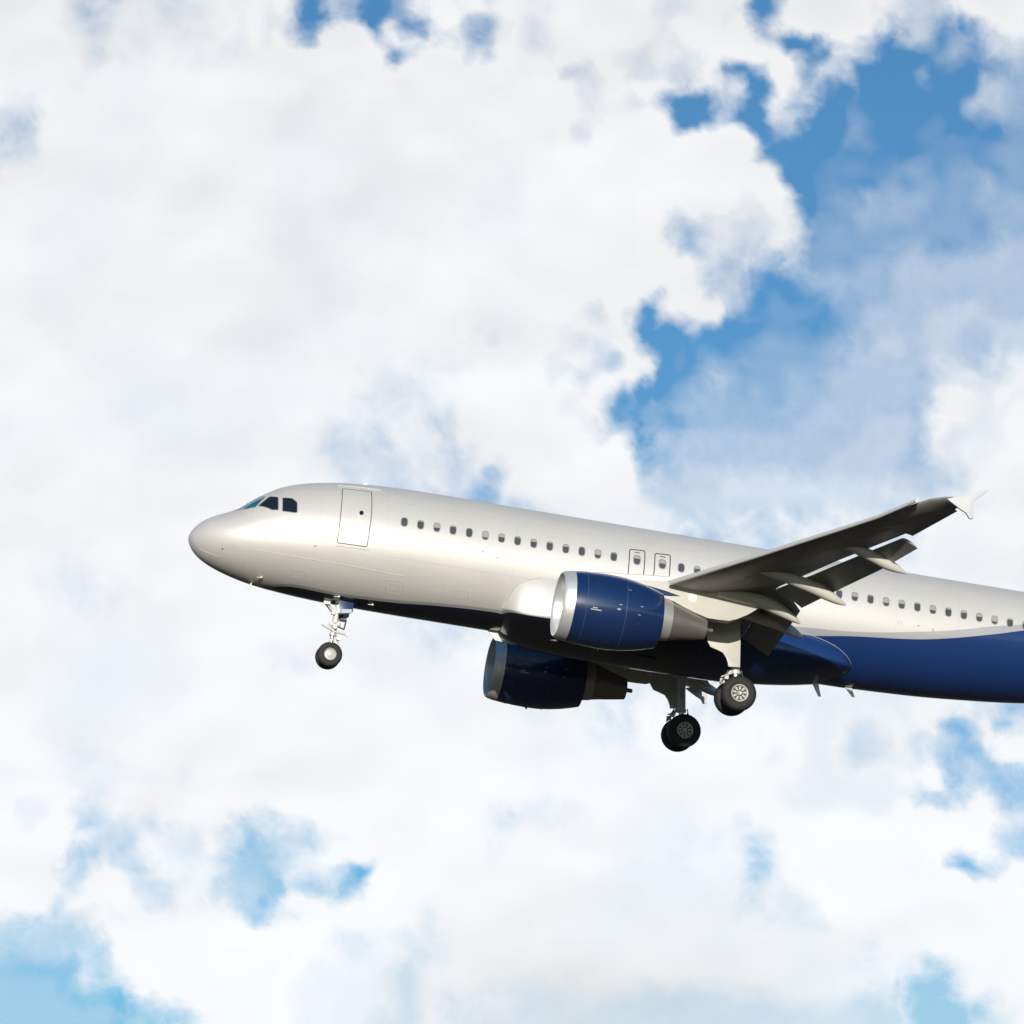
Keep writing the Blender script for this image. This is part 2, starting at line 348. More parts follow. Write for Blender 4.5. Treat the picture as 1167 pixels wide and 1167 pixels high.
FINE_SOUTHEAST = [
 [7,7,8,8,8,8,8,8, 8,8,8,8,7,6,6,5],
 [7,7,8,8,8,8,8,8, 8,9,8,7,7,6,5,3],
 [8,8,8,8,8,7,7,8, 8,8,6,3,4,7,4,6],
 [9,9,8,8,8,6,6,7, 8,6,6,4,3,7,8,8],
 [9,9,8,8,8,6,6,7, 8,6,7,4,3,4,7,8],
 [9,9,8,8,8,8,8,8, 8,8,9,3,5,3,4,4],
 [8,8,8,8,8,8,8,8, 8,7,8,4,5,6,3,3],
 [9,8,8,8,8,8,8,8, 8,5,4,5,7,8,5,4],
 [9,9,9,9,9,9,9,9, 9,9,9,9,9,9,7,6],
 [9,9,9,9,9,9,9,9, 9,9,9,9,9,9,5,4],
 [9,9,9,9,9,9,9,9, 9,9,9,7,7,7,5,4],
 [8,9,9,9,9,9,9,9, 9,9,9,5,3,4,5,8],
 [7,8,9,9,9,9,9,9, 9,9,9,9,9,9,9,9],
 [7,7,8,9,9,9,9,9, 9,9,9,9,9,9,9,9],
 [8,7,7,8,9,9,9,9, 9,9,9,9,9,9,9,9],
 [8,8,7,7,8,9,9,9, 9,9,9,9,9,9,9,9],
]
FINE_NORTH = [
 [8,8,4,1,4,5,2,1, 2,6,7,8,8,8,7,8],
 [8,7,4,2,3,6,7,1, 5,2,3,7,8,5,4,7],
 [8,8,6,4,8,9,9,6, 7,6,6,6,7,4,4,8],
 [9,9,9,9,9,9,9,9, 3,6,8,9,8,6,5,8],
 [9,9,9,9,9,9,9,9, 6,8,9,9,9,9,9,9],
 [9,9,9,9,9,9,9,9, 9,9,9,9,9,9,9,9],
]
FINE = [(583, 0, 18.25, FINE_EAST), (0, 875, 18.25, FINE_SOUTHWEST), (875, 780, 18.25, FINE_SOUTHEAST), (292, 0, 18.25, FINE_NORTH)]
def cubic(A, y, x):
    h, w = A.shape
    def wts(t): return [(-t**3+2*t*t-t)/2, (3*t**3-5*t*t+2)/2, (-3*t**3+4*t*t+t)/2, (t**3-t*t)/2]
    iy = np.floor(y).astype(int); ix = np.floor(x).astype(int); wy = wts(y-iy); wx = wts(x-ix); o = 0
    for a in range(4):
        for b in range(4):
            o = o + wy[a]*wx[b]*A[np.clip(iy+a-1, 0, h-1), np.clip(ix+b-1, 0, w-1)]
    return o
def cloud_density(py, px):
    M = np.zeros((32, 32)); V = np.zeros((32, 32))
    for i, r in enumerate(COVER):
        for j, c in enumerate(r):
            M[i, j] = (c % 20)/9; V[i, j] = c >= 20
    wy = fbm(py, px, 110, 5, 11)*26; wx = fbm(py, px, 110, 5, 31)*26
    cy = (py+wy)/36.47-.5; cx = (px+wx)/36.47-.5
    c = cubic(M, cy, cx); v = np.clip(cubic(V, cy, cx), 0, 1)
    # beyond the mapped field the cover is free broken cloud
    out = np.maximum(np.maximum(-px, px-1167), np.maximum(-py, py-1167))
    k = np.clip((out-60)/260, 0, 1)
    free = np.clip(.62+.9*fbm(py, px, 420, 4, 7), 0, 1)
    c = c*(1-k)+free*k; v = v*(1-k)
    n = fbm(py+wy*.6, px+wx*.6, 90, 6, 51, .58)
    b = fbm(py+wy*.4, px+wx*.4, 60, 5, 71, .55, True)
    edge = np.clip(4*c*(1-c), 0, 1)**.7
    cu = c+(.34*n+(.26+.14*np.clip((px-480)/160, 0, 1))*b)*(.05+.60*edge)
    # the flank of the big cumulus is crisp, the rest is hazier
    sh = np.clip((px-480)/160, 0, 1)*np.clip((560-py)/120, 0, 1)
    lo_ = .06+.14*sh; hi_ = .97-.27*sh
    cu = np.clip((cu-lo_)/(hi_-lo_), 0, 1); cu = cu*cu*(3-2*cu)*.5+cu*.5
    thin = fbm(py+60, px+610, 210, 5, 211, .5)
    cu = cu*(1-.13*np.clip(thin+.05, 0, 1))
    cu = np.maximum(cu, .20*np.clip((py-640)/260, 0, 1)*np.clip((1900-py)/300, 0, 1))
    st = fbm(py*1.5+px*.45, px*.55-py*.1, 120, 5, 91, .5)
    ve = np.clip(c*.8-.03+.11*st+.04*n, 0, 1)
    al = np.clip(cu*(1-v)+ve*v, 0, 1)
    w2y = fbm(py+31, px+77, 46, 4, 301)*8; w2x = fbm(py+91, px+13, 46, 4, 331)*8
    n2 = fbm(py+w2y, px+w2x, 40, 5, 351, .6); b2 = fbm(py+w2y, px+w2x, 34, 5, 381, .58, True)
    for x0, y0, cell, rows in FINE:
        A = np.array(rows, float)/9.3; h, w = A.shape
        pad = np.pad(A, 1, mode='edge')
        nb = np.stack([pad[i:i+h, j:j+w] for i in range(3) for j in range(3)])
        rg = nb.max(0)-nb.min(0)
        gy = (py+w2y-y0)/cell-.5; gx = (px+w2x-x0)/cell-.5
        f = np.clip(cubic(A, gy, gx), 0, 1); r = np.clip(cubic(rg, gy, gx)*1.5, .05, 1)
        e = np.clip(4*f*(1-f), 0, 1)**.6
        f = .5+(f-.5)*(1+.65*r)+e*r*(.26*n2+.24*b2)
        f = np.clip(f, 0, 1)
        # patches reach past the view on their outer sides, and melt into the broad survey elsewhere
        L = px-x0 if x0 > 0 else px+240
        T = py-y0 if y0 > 0 else py+240
        Rr = (x0+w*cell)-px if x0+w*cell < 1150 else 1400-px
        B = (y0+h*cell)-py if y0+h*cell < 1150 else 1400-py
        m_ = np.clip(np.minimum(np.minimum(L, Rr), np.minimum(T, B))/26, 0, 1); m_ = m_*m_*(3-2*m_)
        al = al*(1-m_)+f*m_
    return al, c, n, b

def make_clouds():
    core = np.arange(-150, 1320, 3.0)
    grow = 3*np.cumsum(1.045**np.arange(1, 95))
    ax = np.concatenate([(-150-grow)[::-1], core, core[-1]+grow])
    ay = ax[(ax > -2600) & (ax < 1167+500)]
    ax = ax[(ax > -2900) & (ax < 1167+2900)]
    py, px = np.meshgrid(ay, ax, indexing='ij')
    den, c, n, b = cloud_density(py, px)
    F = FOCAL*1167
    dx = (px-583.5)/F; dy = (583.5-py)/F
    D = RIGHT[None, None]*dx[..., None] + UPV[None, None]*dy[..., None] + FWD[None, None]
    D /= np.linalg.norm(D, axis=2, keepdims=True)
    big = fbm(py+900, px+300, 260, 3, 131)
    soft = fbm(py+400, px+70, 120, 3, 171, .45)
    R = 7000 - 12*big - CLOUD_RELIEF*soft - .22*CLOUD_RELIEF*n
    # the big cloud low in the view rolls under towards a shaded base
    base = np.clip((py-985)/190, 0, 1.6)**1.6*np.clip((px-380)/260, 0, 1)*np.clip((1010-px)/200, 0, 1)
    R = R + 62*base
    P = CAM_POS + D*R[..., None]
    ny, nx = py.shape
    idx = np.arange(ny*nx).reshape(ny, nx)
    mx = np.maximum(np.maximum(den[:-1, :-1], den[1:, :-1]), np.maximum(den[:-1, 1:], den[1:, 1:]))
    keep = (mx > .015) & (P[:-1, :-1, 2] > 30)
    q = np.stack([idx[:-1, :-1], idx[:-1, 1:], idx[1:, 1:], idx[1:, :-1]], -1)[keep]
    used = np.unique(q); remap = np.full(ny*nx, -1); remap[used] = np.arange(len(used))
    V = P.reshape(-1, 3)[used]; q = remap[q]
    me = bpy.data.meshes.new("clouds")
    me.vertices.add(len(V)); me.vertices.foreach_set('co', V.ravel())
    me.loops.add(q.size); me.loops.foreach_set('vertex_index', q.ravel().astype(np.int32))
    me.polygons.add(len(q)); me.polygons.foreach_set('loop_start', np.arange(0, q.size, 4, dtype=np.int32))
    me.polygons.foreach_set('use_smooth', np.ones(len(q), bool))
    at = me.attributes.new('cloud_cover', 'FLOAT', 'POINT'); at.data.foreach_set('value', den.ravel()[used].astype(np.float32))
    me.update(calc_edges=True); me.validate()
    m = Mat("cloud_vapour"); m.t.nodes.remove(m.p)
    a = m.n('ShaderNodeAttribute', attribute_name='cloud_cover')
    nz = m.noise(.035, 6, .62)
    f = a.outputs['Fac']
    wisp = m.math('MULTIPLY', m.math('MULTIPLY', f, m.math('SUBTRACT', 1.0, f)), m.math('MULTIPLY', m.math('SUBTRACT', nz, .5), .35))
    al = m.math('ADD', f, wisp, None, True)
    di = m.n('ShaderNodeBsdfDiffuse'); di.inputs['Color'].default_value = (.745, .765, .822, 1)
    tl = m.n('ShaderNodeBsdfTranslucent'); tl.inputs['Color'].default_value = (.745, .765, .822, 1)
    m1 = m.n('ShaderNodeMixShader'); m1.inputs[0].default_value = .12; m.l(di.outputs[0], m1.inputs[1]); m.l(tl.outputs[0], m1.inputs[2])
    tr = m.n('ShaderNodeBsdfTransparent')
    m2 = m.n('ShaderNodeMixShader'); m.l(al, m2.inputs[0]); m.l(tr.outputs[0], m2.inputs[1]); m.l(m1.outputs[0], m2.inputs[2])
    out = [n_ for n_ in m.t.nodes if n_.type == 'OUTPUT_MATERIAL'][0]; m.l(m2.outputs[0], out.inputs['Surface'])
    me.materials.append(m.m)
    o = bpy.data.objects.new("clouds", me); COL.objects.link(o)
    o['kind'] = 'stuff'; o['label'] = 'broken bright white clouds with blue gaps filling the sky behind the airliner'; o['category'] = 'clouds'
CLOUD_RELIEF = 1.3
make_clouds()

g = G(); n = 96
rs = [0, 60, 200, 600, 2000, 6000, 15000, 30000]
rings = [[(r*math.cos(2*math.pi*j/n), r*math.sin(2*math.pi*j/n), 0) for j in range(n)] for r in rs[1:]]
g.loft(rings, True, False)
mg = Mat("airfield_grass"); nz1 = mg.noise(.01, 6, .6); nz2 = mg.noise(.4, 5, .6)
mg.l(mg.mix(nz2, mg.mix(nz1, (.088, .067, .044), (.066, .056, .034)), (.094, .072, .052)), mg.p.inputs['Base Color']); mg.set(rough=.95, spec=.1)
gr = build("ground", g, mg.m, None, 0)
gr['kind'] = 'structure'; gr['label'] = 'dry grass airfield ground under the airliner'; gr['category'] = 'ground'

# ------------------------------------------------------------------ the airliner
plane = bpy.data.objects.new("airliner", None); COL.objects.link(plane)
plane.matrix_world = PLANE_MX; plane.empty_display_size = 2
plane['label'] = 'silver and navy twin-engine jet airliner with landing gear and flaps down in the sky'
plane['category'] = 'airliner'

TOP = [(0,-.65),(.09,-.385),(.25,-.175),(.45,.0),(.8,.2),(1.38,.48),(1.82,.84),(2.27,1.17),(2.72,1.44),(3.25,1.64),(3.86,1.79),(4.58,1.91),(5.39,1.99),(6.44,2.05),(7.5,2.07),(24,2.07),(28,2.08),(33,1.95),(36,1.6),(37.5,1.25)]
BOT = [(0,-.65),(.06,-.86),(.25,-1.11),(.6,-1.35),(1.25,-1.6),(2.21,-1.82),(3.46,-1.96),(4.7,-2.03),(5.95,-2.06),(7.5,-2.07),(21.5,-2.07),(23.3,-2.02),(24.8,-1.95),(26.3,-1.83),(28.3,-1.62),(30,-1.25),(33,-.5),(36,.4),(37.5,.85)]
HW = [(0,0),(.09,.34),(.25,.56),(.6,.88),(1.25,1.24),(2.2,1.55),(3.4,1.78),(4.6,1.90),(5.8,1.955),(7.5,1.975),(23.5,1.975),(28,1.84),(31,1.5),(34,1.0),(36.5,.45),(37.5,.22)]
Z0 = [(0,-.65),(1,-.52),(2,-.38),(3.5,-.18),(5.5,-.04),(7.5,0),(24,0),(28,.2),(33,.65),(37.5,1.05)]
def tab(T, x):
    a = np.array(T); return pchip(np.sqrt(a[:, 0]), a[:, 1], np.sqrt(np.maximum(x, 0)))
ROOT = np.linspace(0, math.sqrt(37.5), 3000)
SECT = [tab(T, ROOT*ROOT) for T in (TOP, BOT, HW, Z0)]
def section(X):
    q = math.sqrt(max(X, 0))/math.sqrt(37.5)*2999; i = min(int(q), 2998); f = min(q-i, 1.0)
    return tuple(float(a[i]*(1-f)+a[i+1]*f) for a in SECT)
def skin(X, phi):
    """point on the fuselage skin; phi runs from the crown down the left (camera) side"""
    t, b, w, z0 = section(X); c = math.cos(phi)
    return np.array([X, -w*math.sin(phi), z0 + ((t-z0) if c >= 0 else (z0-b))*c])
def skin_n(X, phi):
    e = 1e-3
    a = skin(X+e, phi)-skin(max(X-e, 0), phi); b = skin(X, phi+e)-skin(X, phi-e)
    n = np.cross(b, a); n /= np.linalg.norm(n)
    p = skin(X, phi); t, bb, w, z0 = section(X)
    if np.dot(n, p-np.array([X, 0, z0])) < 0: n = -n
    return n
def phi_of(X, Z):
    t, b, w, z0 = section(X)
    q = (Z-z0)/(t-z0) if Z >= z0 else (Z-z0)/(z0-b)
    return math.acos(max(-1, min(1, q)))

xs = np.concatenate([np.linspace(.0, 1, 34)[1:]**2*2.0, np.linspace(2.1, 8, 50), np.linspace(8.4, 22, 30), np.linspace(22.4, 37.5, 50)])
NS = 128
rings = [[tuple(skin(x, 2*math.pi*j/NS)) for j in range(NS)] for x in xs]
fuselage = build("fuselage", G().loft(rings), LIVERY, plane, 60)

def outline(pts, per=6, rnd=2):
    """closed outline in (X, phi*2) resampled, corners eased"""
    P = [(x, s) for x, s in pts]; out = []
    for i in range(len(P)):
        a = np.array(P[i]); b = np.array(P[(i+1) % len(P)])
        for k in range(per): out.append(a+(b-a)*k/per)
    for _ in range(rnd):
        out = [q for i in range(len(out)) for q in (out[i]*.75+out[(i+1) % len(out)]*.25, out[i]*.25+out[(i+1) % len(out)]*.75)]
    return out
def grow_outline(o, w):
    n = len(o); c = sum(o)/n; res = []
    for i in range(n):
        t = o[(i+1) % n]-o[i-1]; nn = np.array([t[1], -t[0]]); L = np.linalg.norm(nn); nn = nn/L if L > 1e-9 else nn
        if np.dot(nn, o[i]-c) < 0: nn = -nn
        res.append(o[i]+nn*w)
    return res
def on_skin(q, off):
    X, s = q; phi = s/2.0
    return tuple(skin(X, phi)+skin_n(X, phi)*off)
def patch(name, o, mat, parent, off=.006, k=4, smooth=50):
    c = sum(o)/len(o); n = len(o); g = G()
    rings = [[on_skin(p, off-.02) for p in o]] + [[on_skin(c+(p-c)*(1-i/k), off) for p in o] for i in range(k)]
    g.loft(rings, False, False); ci = len(g.v); g.v.append(on_skin(c, off)); b = k*n
    g.f += [(b+j, b+(j+1) % n, ci) for j in range(n)]
    return build(name, g, mat, parent, smooth)
def ring_patch(name, o, w_in, w_out, mat, parent, off=.008):
    a = grow_outline(o, -w_in); b = grow_outline(o, w_out); g = G()
    g.loft([[on_skin(p, off-.02) for p in a], [on_skin(p, off) for p in a], [on_skin(p, off) for p in b], [on_skin(p, off-.02) for p in b]], False, False)
    return build(name, g, mat, parent, 60)
def strip(name, pts, w, mat, parent, off=.008, n=24):
    """narrow raised strip following skin points (X, Z)"""
    P = [np.array([x, 2*phi_of(x, z)]) for x, z in pts]; q = []
    for a, b in zip(P[:-1], P[1:]):
        q += [a+(b-a)*i/n for i in range(n)]
    q.append(P[-1]); rings = []
    for p in q:
        e = np.array([0, w/2])
        rings.append([on_skin(p-e, off-.015), on_skin(p-e, off), on_skin(p+e, off), on_skin(p+e, off-.015)])
    return build(name, G().loft(rings), mat, parent, 60)
XZ = lambda pts: [(x, 2*phi_of(x, z)) for x, z in pts]

# flight-deck glazing, both sides
ws = [(1.30, .10)] + XZ([(1.365, .36), (1.66, .375), (1.893, .44), (2.175, .885)]) + [(2.0, .10)]
s1 = XZ([(1.985, .493), (2.318, .885), (2.564, .866), (2.594, .389), (2.413, .371)])
s2 = XZ([(2.715, .854), (2.997, .862), (3.163, .725), (3.189, .377), (3.122, .352), (2.734, .361)])
for sgn in (1, -1):
    for pts, mat in ((ws, M_SHIELD), (s1, M_GLASS), (s2, M_GLASS)):
        o = outline([(x, s*sgn) for x, s in pts], 6, 2)
        f = ring_patch("cockpit_window", o, -.002, .028, M_WFRAME, plane, .007)
        patch("pane", o, mat, f, .009, 5)

# forward passenger door
dz = XZ([(4.60, 1.50), (4.59, -.44), (5.53, -.43), (5.52, 1.53)])
o = outline([dz[0], (4.585, (dz[0][1]+dz[1][1])/2), dz[1], dz[2], (5.55, (dz[2][1]+dz[3][1])/2), dz[3]], 8, 2)
door = ring_patch("cabin_door", o, .002, .022, M_SEAM, plane, .006)
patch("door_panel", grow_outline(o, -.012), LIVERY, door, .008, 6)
ow = [np.array([5.234+.07*math.cos(t), 2*phi_of(5.234, .66)+.085*math.sin(t)]) for t in np.linspace(0, 2*math.pi, 20, endpoint=False)]
patch("door_window", ow, M_GLASS, door, .012, 2)
strip("rain_gutter", [(4.45, 1.60), (5.85, 1.67)], .045, M_WHITE, door, .03)
strip("door_sill", [(4.56, -.52), (5.62, -.50)], .06, M_SEAML, door, .02)
strip("lap_joint", [(2.06, -.985), (3.05, -1.05), (6.59, -1.13), (6.92, -1.125)], .022, M_SEAML, fuselage, .007)
strip("lap_joint", [(.33, -1.03), (.60, -1.16), (.975, -1.262)], .018, M_SEAML, fuselage, .007, 10)
o = outline(XZ([(6.36, -1.32), (6.92, -1.29), (6.97, -1.66), (6.42, -1.66)]), 6, 2)
hatch = ring_patch("service_hatch", o, .004, .014, M_FAINT, plane, .005)
o2 = outline(XZ([(6.52, -1.41), (6.78, -1.40), (6.80, -1.56), (6.55, -1.56)]), 6, 2)
ring_patch("latch_panel", o2, .004, .010, M_FAINT, hatch, .006)

def oval(X, Z, a, b, n=22, p=3.0):
    s0 = 2*phi_of(X, Z); r = []
    for i in range(n):
        t = 2*math.pi*i/n; c, s = math.cos(t), math.sin(t)
        r.append(np.array([X+a*math.copysign(abs(c)**(2/p), c), s0+b*math.copysign(abs(s)**(2/p), s)]))
    return r
# access panels, ports and lap joints on the skin
for pts in ([(1.02, -.93), (1.42, -.91), (1.43, -.99), (1.03, -1.01)], [(3.35, -1.42), (3.75, -1.43), (3.76, -1.62), (3.37, -1.60)], [(8.6, -1.28), (9.05, -1.27), (9.06, -1.48), (8.62, -1.49)],
            [(23.2, -.02), (23.34, -.02), (23.34, -.10), (23.2, -.10)], [(9.55, -.02), (9.66, -.02), (9.66, -.08), (9.55, -.08)]):
    ring_patch("access_panel", outline(XZ(pts), 5, 2), .004, .011, M_FAINT, plane, .005)
for X, Z in ((9.28, .02), (9.78, -.10), (23.9, -.06), (24.4, -.12), (12.9, -.3), (3.9, -.65), (1.05, -1.06)):
    patch("static_port", oval(X, Z, .035, .04, 14, 2), M_SEAM if X < 2 else M_WFRAME, plane, .005, 2)
for z, xe in ((1.25, 23.4), (-.62, 19.2)):
    strip("lap_joint", [(6.3, z), (14.0, z), (xe, z)], .010, M_FAINT, fuselage, .004, 30)

# cabin windows
def blind_outline(X, Z, a, b, f):
    s0 = 2*phi_of(X, Z); r = []
    base = oval(X, Z, a, b, 40)
    cut = s0-b+2*b*f
    return [np.array([q[0], min(q[1], cut)]) for q in base]
def cabin_window(X, Z, f):
    w = ring_patch("cabin_window", oval(X, Z, .098, .146), .0, .024, M_WFRAME, plane, .006)
    patch("pane", oval(X, Z, .100, .148), M_PANE, w, .003, 2)
    if f > 0: patch("window_blind", blind_outline(X, Z, .092, .138, f), M_BLIND, w, .005, 2)
fw = {0: 0, 1: .12, 2: .55, 3: .1, 4: 0, 5: .75, 6: .4, 7: .1, 8: .3, 9: .12, 10: .25, 11: 0, 12: .6, 13: .1}
for k in range(14): cabin_window(6.638+.533*k, .58, fw[k])
aftf = [.0, .3, .1, .4, .2, .1, .5, .1, .3, .2, .1, .5, .1, .65, .42, .12, .6, .15, .25, .42, .7, .12, .3, .2, .5, .1]
for k in range(26): cabin_window(15.823+.533*k, .58, aftf[k])
for X, Xw, f in ((14.34, 14.34, .35), (15.19, 15.19, .45)):
    o = outline(XZ([(X-.245, .93), (X-.245, .0), (X+.245, .02), (X+.24, .96)]), 5, 3)
    e = ring_patch("emergency_exit", o, .004, .030, M_SEAM, plane, .007)
    patch("pane", oval(Xw, .60, .105, .155), M_PANE, e, .006, 2)
    ring_patch("window_surround", oval(Xw, .60, .105, .155), 0, .03, M_WFRAME, e, .008)
    patch("window_blind", blind_outline(Xw, .60, .095, .145, f), M_BLIND, e, .009, 2)
    strip("exit_handle", [(X-.09, .86), (X+.09, .86)], .025, M_SEAM, e, .012, 3)

# small skin fittings
def blade(name, pts, y, t, mat, parent): return build(name, G().prism(pts, y-t/2, y+t/2), mat, parent, 30, .006)
blade("antenna", [(5.30, 1.96), (5.54, 1.97), (5.50, 2.13), (5.43, 2.13)], 0, .03, M_WHITE, plane)
blade("antenna", [(20.98, -2.04), (21.22, -2.04), (21.38, -2.52), (21.28, -2.52)], -.05, .03, M_WHITE, plane)
blade("antenna", [(22.10, -2.03), (22.36, -2.02), (22.52, -2.36), (22.42, -2.36)], -.05, .03, M_WHITE, plane)
blade("drain_mast", [(10.02, -2.0), (10.36, -2.02), (10.62, -2.38), (10.38, -2.36)], .12, .05, M_WHITE, plane)
for X, Z in ((2.45, -1.70), (5.02, -1.91), (6.15, -1.97)):
    p = on_skin((X, 2*phi_of(X, Z)), .02)
    build("pitot_probe", G().ball(p, .035, 8).tube(p, (p[0]-.16, p[1]-.06, p[2]-.03), .018, .010, 8), M_WHITE, plane)
p = np.array([2.2, -.1, -1.83]); build("pitot_probe", G().tube(p, p+[.02, -.02, -.16], .03, .02, 8).tube(p+[.02, -.02, -.15], p+[-.16, -.02, -.17], .02, .012, 8), M_WHITE, plane)

# wing-to-body fairing
fx = [10.15, 10.3, 10.55, 10.9, 11.5, 12.6, 15, 18, 19.4, 20.4, 21.1, 21.6, 21.85, 22.0, 22.07]
fw_ = [1.0, 1.50, 1.90, 2.05, 2.17, 2.2, 2.24, 2.22, 2.14, 2.02, 1.86, 1.66, 1.46, 1.22, .8]
fup = [.35, 1.0, 1.85, 2.2, 2.3, 2.3, 2.25, 1.9, 1.5, 1.25, 1.12, .85, .60, .38, .15]
flo = [.1, .26, .42, .52, .63, .72, .80, .86, .74, .60, .46, .36, .28, .20, .08]
fz = [-1.5, -1.60, -1.72, -1.80, -1.82, -1.81, -1.76, -1.68, -1.66, -1.66, -1.66, -1.66, -1.66, -1.66, -1.66]
fh = flo
FX = np.unique(np.concatenate([np.linspace(10.15, 12, 22), np.linspace(12, 19, 16), np.linspace(19, 21.6, 22), np.linspace(21.6, 22.07, 12)]))
rings = []
for x in FX:
    w, hu, hl, z = (float(pchip(fx, a, x)) for a in (fw_, fup, flo, fz)); r = []
    for j in range(96):
        t = 2*math.pi*j/96; c, s_ = math.cos(t), math.sin(t)
        e = 2/2.5 if s_ >= 0 else 2/1.45
        r.append((x, w*math.copysign(abs(c)**e, c), z+(hu if s_ >= 0 else hl)*math.copysign(abs(s_)**e, s_)))
    rings.append(r)
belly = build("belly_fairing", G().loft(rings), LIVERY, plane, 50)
def fair_y(X, Z):
    w, hu, z = (float(pchip(fx, a, X)) for a in (fw_, fup, fz)); q = abs(Z-z)/hu
    return w*max(0, 1-q**2.5)**.4
def fair_edge(xs_):
    pts = []
    for X in xs_:
        best = None
        for Z in np.arange(-1.62, -.2, .004):
            f = skin(X, phi_of(X, Z)); d = fair_y(X, Z)+f[1]
            if best is not None and best[0] > 0 and d <= 0: pts.append((X, f[1]-.008, Z)); break
            best = (d,)
    return pts
for xr in (np.linspace(20.0, 22.03, 40), np.linspace(10.3, 11.3, 24)):
    P = fair_edge(xr)
    g = G().loft([[(p[0], p[1]+.011*math.cos(t), p[2]+.011*math.sin(t)) for t in np.linspace(0, 2*math.pi, 8, endpoint=False)] for p in P])
    build("edge_seal", g, M_FAINT, belly, 60)
for (X, Y, a, b) in ((12.3, -1.1, .35, .1), (14.0, -1.2, .3, .12), (15.2, -1.0, .34, .13)):
    z = float(pchip(fx, fz, X))-float(pchip(fx, fh, X))*(1-(abs(Y)/float(pchip(fx, fw_, X)))**1.45)**(1/1.45)
    g = G(); g.loft([[(X+a*math.cos(t), Y+b*math.sin(t), z+dz_) for t in np.linspace(0, 2*math.pi, 20, endpoint=False)] for dz_ in (.20, -.012)])
    build("air_outlet", g, M_DARK, belly, 40)

# wing-root fillet lying over the foot of the overwing exits
fl = [(12.55, -.22), (12.8, -.10), (13.2, -.01), (13.7, .04), (14.2, .08), (14.8, .15), (15.4, .20), (16.1, .18), (16.2, -.8), (12.6, -.8)]
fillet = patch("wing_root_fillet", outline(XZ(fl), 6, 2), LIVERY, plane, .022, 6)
strip("fillet_shade_line", [(12.6, -.215), (12.8, -.115), (13.2, -.02), (13.7, .03), (14.2, .07), (14.8, .14), (15.4, .19)], .022, M_WFRAME, fillet, .028, 6)  # grey strip paints the shadow line along the fillet's top edge

# ---- wings
def naca(t): return 5*(.2969*math.sqrt(t)-.126*t-.3516*t*t+.2843*t**3-.1015*t**4)
def lerp_tab(T, y): return [float(np.interp(y, [r[0] for r in T], [r[k] for r in T])) for k in range(1, len(T[0]))]
#      y    xle    xte    zle    zte    th
WT = [(1.2, 12.15, 18.05, -1.44, -1.52, .84), (2.7, 12.98, 18.02, -1.25, -1.28, .72), (6.4, 14.92, 18.03, -.86, -.58, .44), (9.8, 16.74, 19.02, -.44, -.24, .34),
      (13.3, 18.54, 20.09, .06, .04, .25), (15.3, 19.58, 20.72, .37, .26, .19), (16.05, 20.0, 20.86, .50, .38, .15), (16.45, 20.34, 20.95, .53, .44, .11), (16.62, 20.52, 20.97, .54, .47, .06)]
def wing_ring(s, y):
    xl, xt, zl, zt, th = lerp_tab(WT, y); up, lo = [], []
    for i in range(23):
        t = (1-math.cos(math.pi*i/22))/2
        k = naca(t*.8)*th*(1-.72*t**3)
        x = xl+(xt-xl)*t; z = zl+(zt-zl)*t
        up.append((x, s*y, z+k*1.08)); lo.append((x, s*y, z-k*.92+.03*t*th))
    return up[::-1]+lo[1:]
FL_IN = [(2.25, 18.0, -1.46, 18.93, -1.95), (4.3, 17.97, -1.06, 18.88, -1.63), (6.36, 17.96, -.67, 18.85, -1.22)]
FL_OUT = [(6.46, 17.99, -.66, 18.86, -1.14), (8.5, 18.64, -.49, 19.43, -.87), (11.0, 19.39, -.26, 20.12, -.58), (13.12, 20.08, -.055, 20.60, -.28)]
def foil_ring(s, y, x0, z0, x1, z1, tk):
    d = np.array([x1-x0, z1-z0]); c = np.linalg.norm(d); d /= c; nrm = np.array([-d[1], d[0]])
    if nrm[1] < 0: nrm = -nrm
    up, lo = [], []
    for i in range(15):
        t = (1-math.cos(math.pi*i/14))/2; k = naca(t)*tk*c
        p = np.array([x0, z0])+d*c*t; cam_ = .05*c*4*t*(1-t)
        a = p+nrm*(k+cam_); b = p+nrm*(-k*.7+cam_)
        up.append((a[0], s*y, a[1])); lo.append((b[0], s*y, b[1]))
    return up[::-1]+lo[1:]
SL = [(2.55, 12.62, -1.36, .62), (6.26, 14.58, -1.0, .62), (8.37, 15.68, -.73, .56), (9.83, 16.43, -.55, .53), (11.19, 17.14, -.36, .50), (12.89, 18.03, -.13, .46), (14.48, 18.85, .09, .43), (15.94, 19.61, .42, .40)]
SLP = [(.50, .30), (.36, .285), (.22, .245), (.10, .165), (.03, .075), (0, .0), (.03, -.055), (.10, -.085), (.17, -.075), (.185, .0), (.215, .10), (.30, .20), (.40, .255)]
def slat_ring(s, y):
    x, z, c = lerp_tab(SL, y)
    return [(x+a*c, s*y, z+b*c) for a, b in SLP]
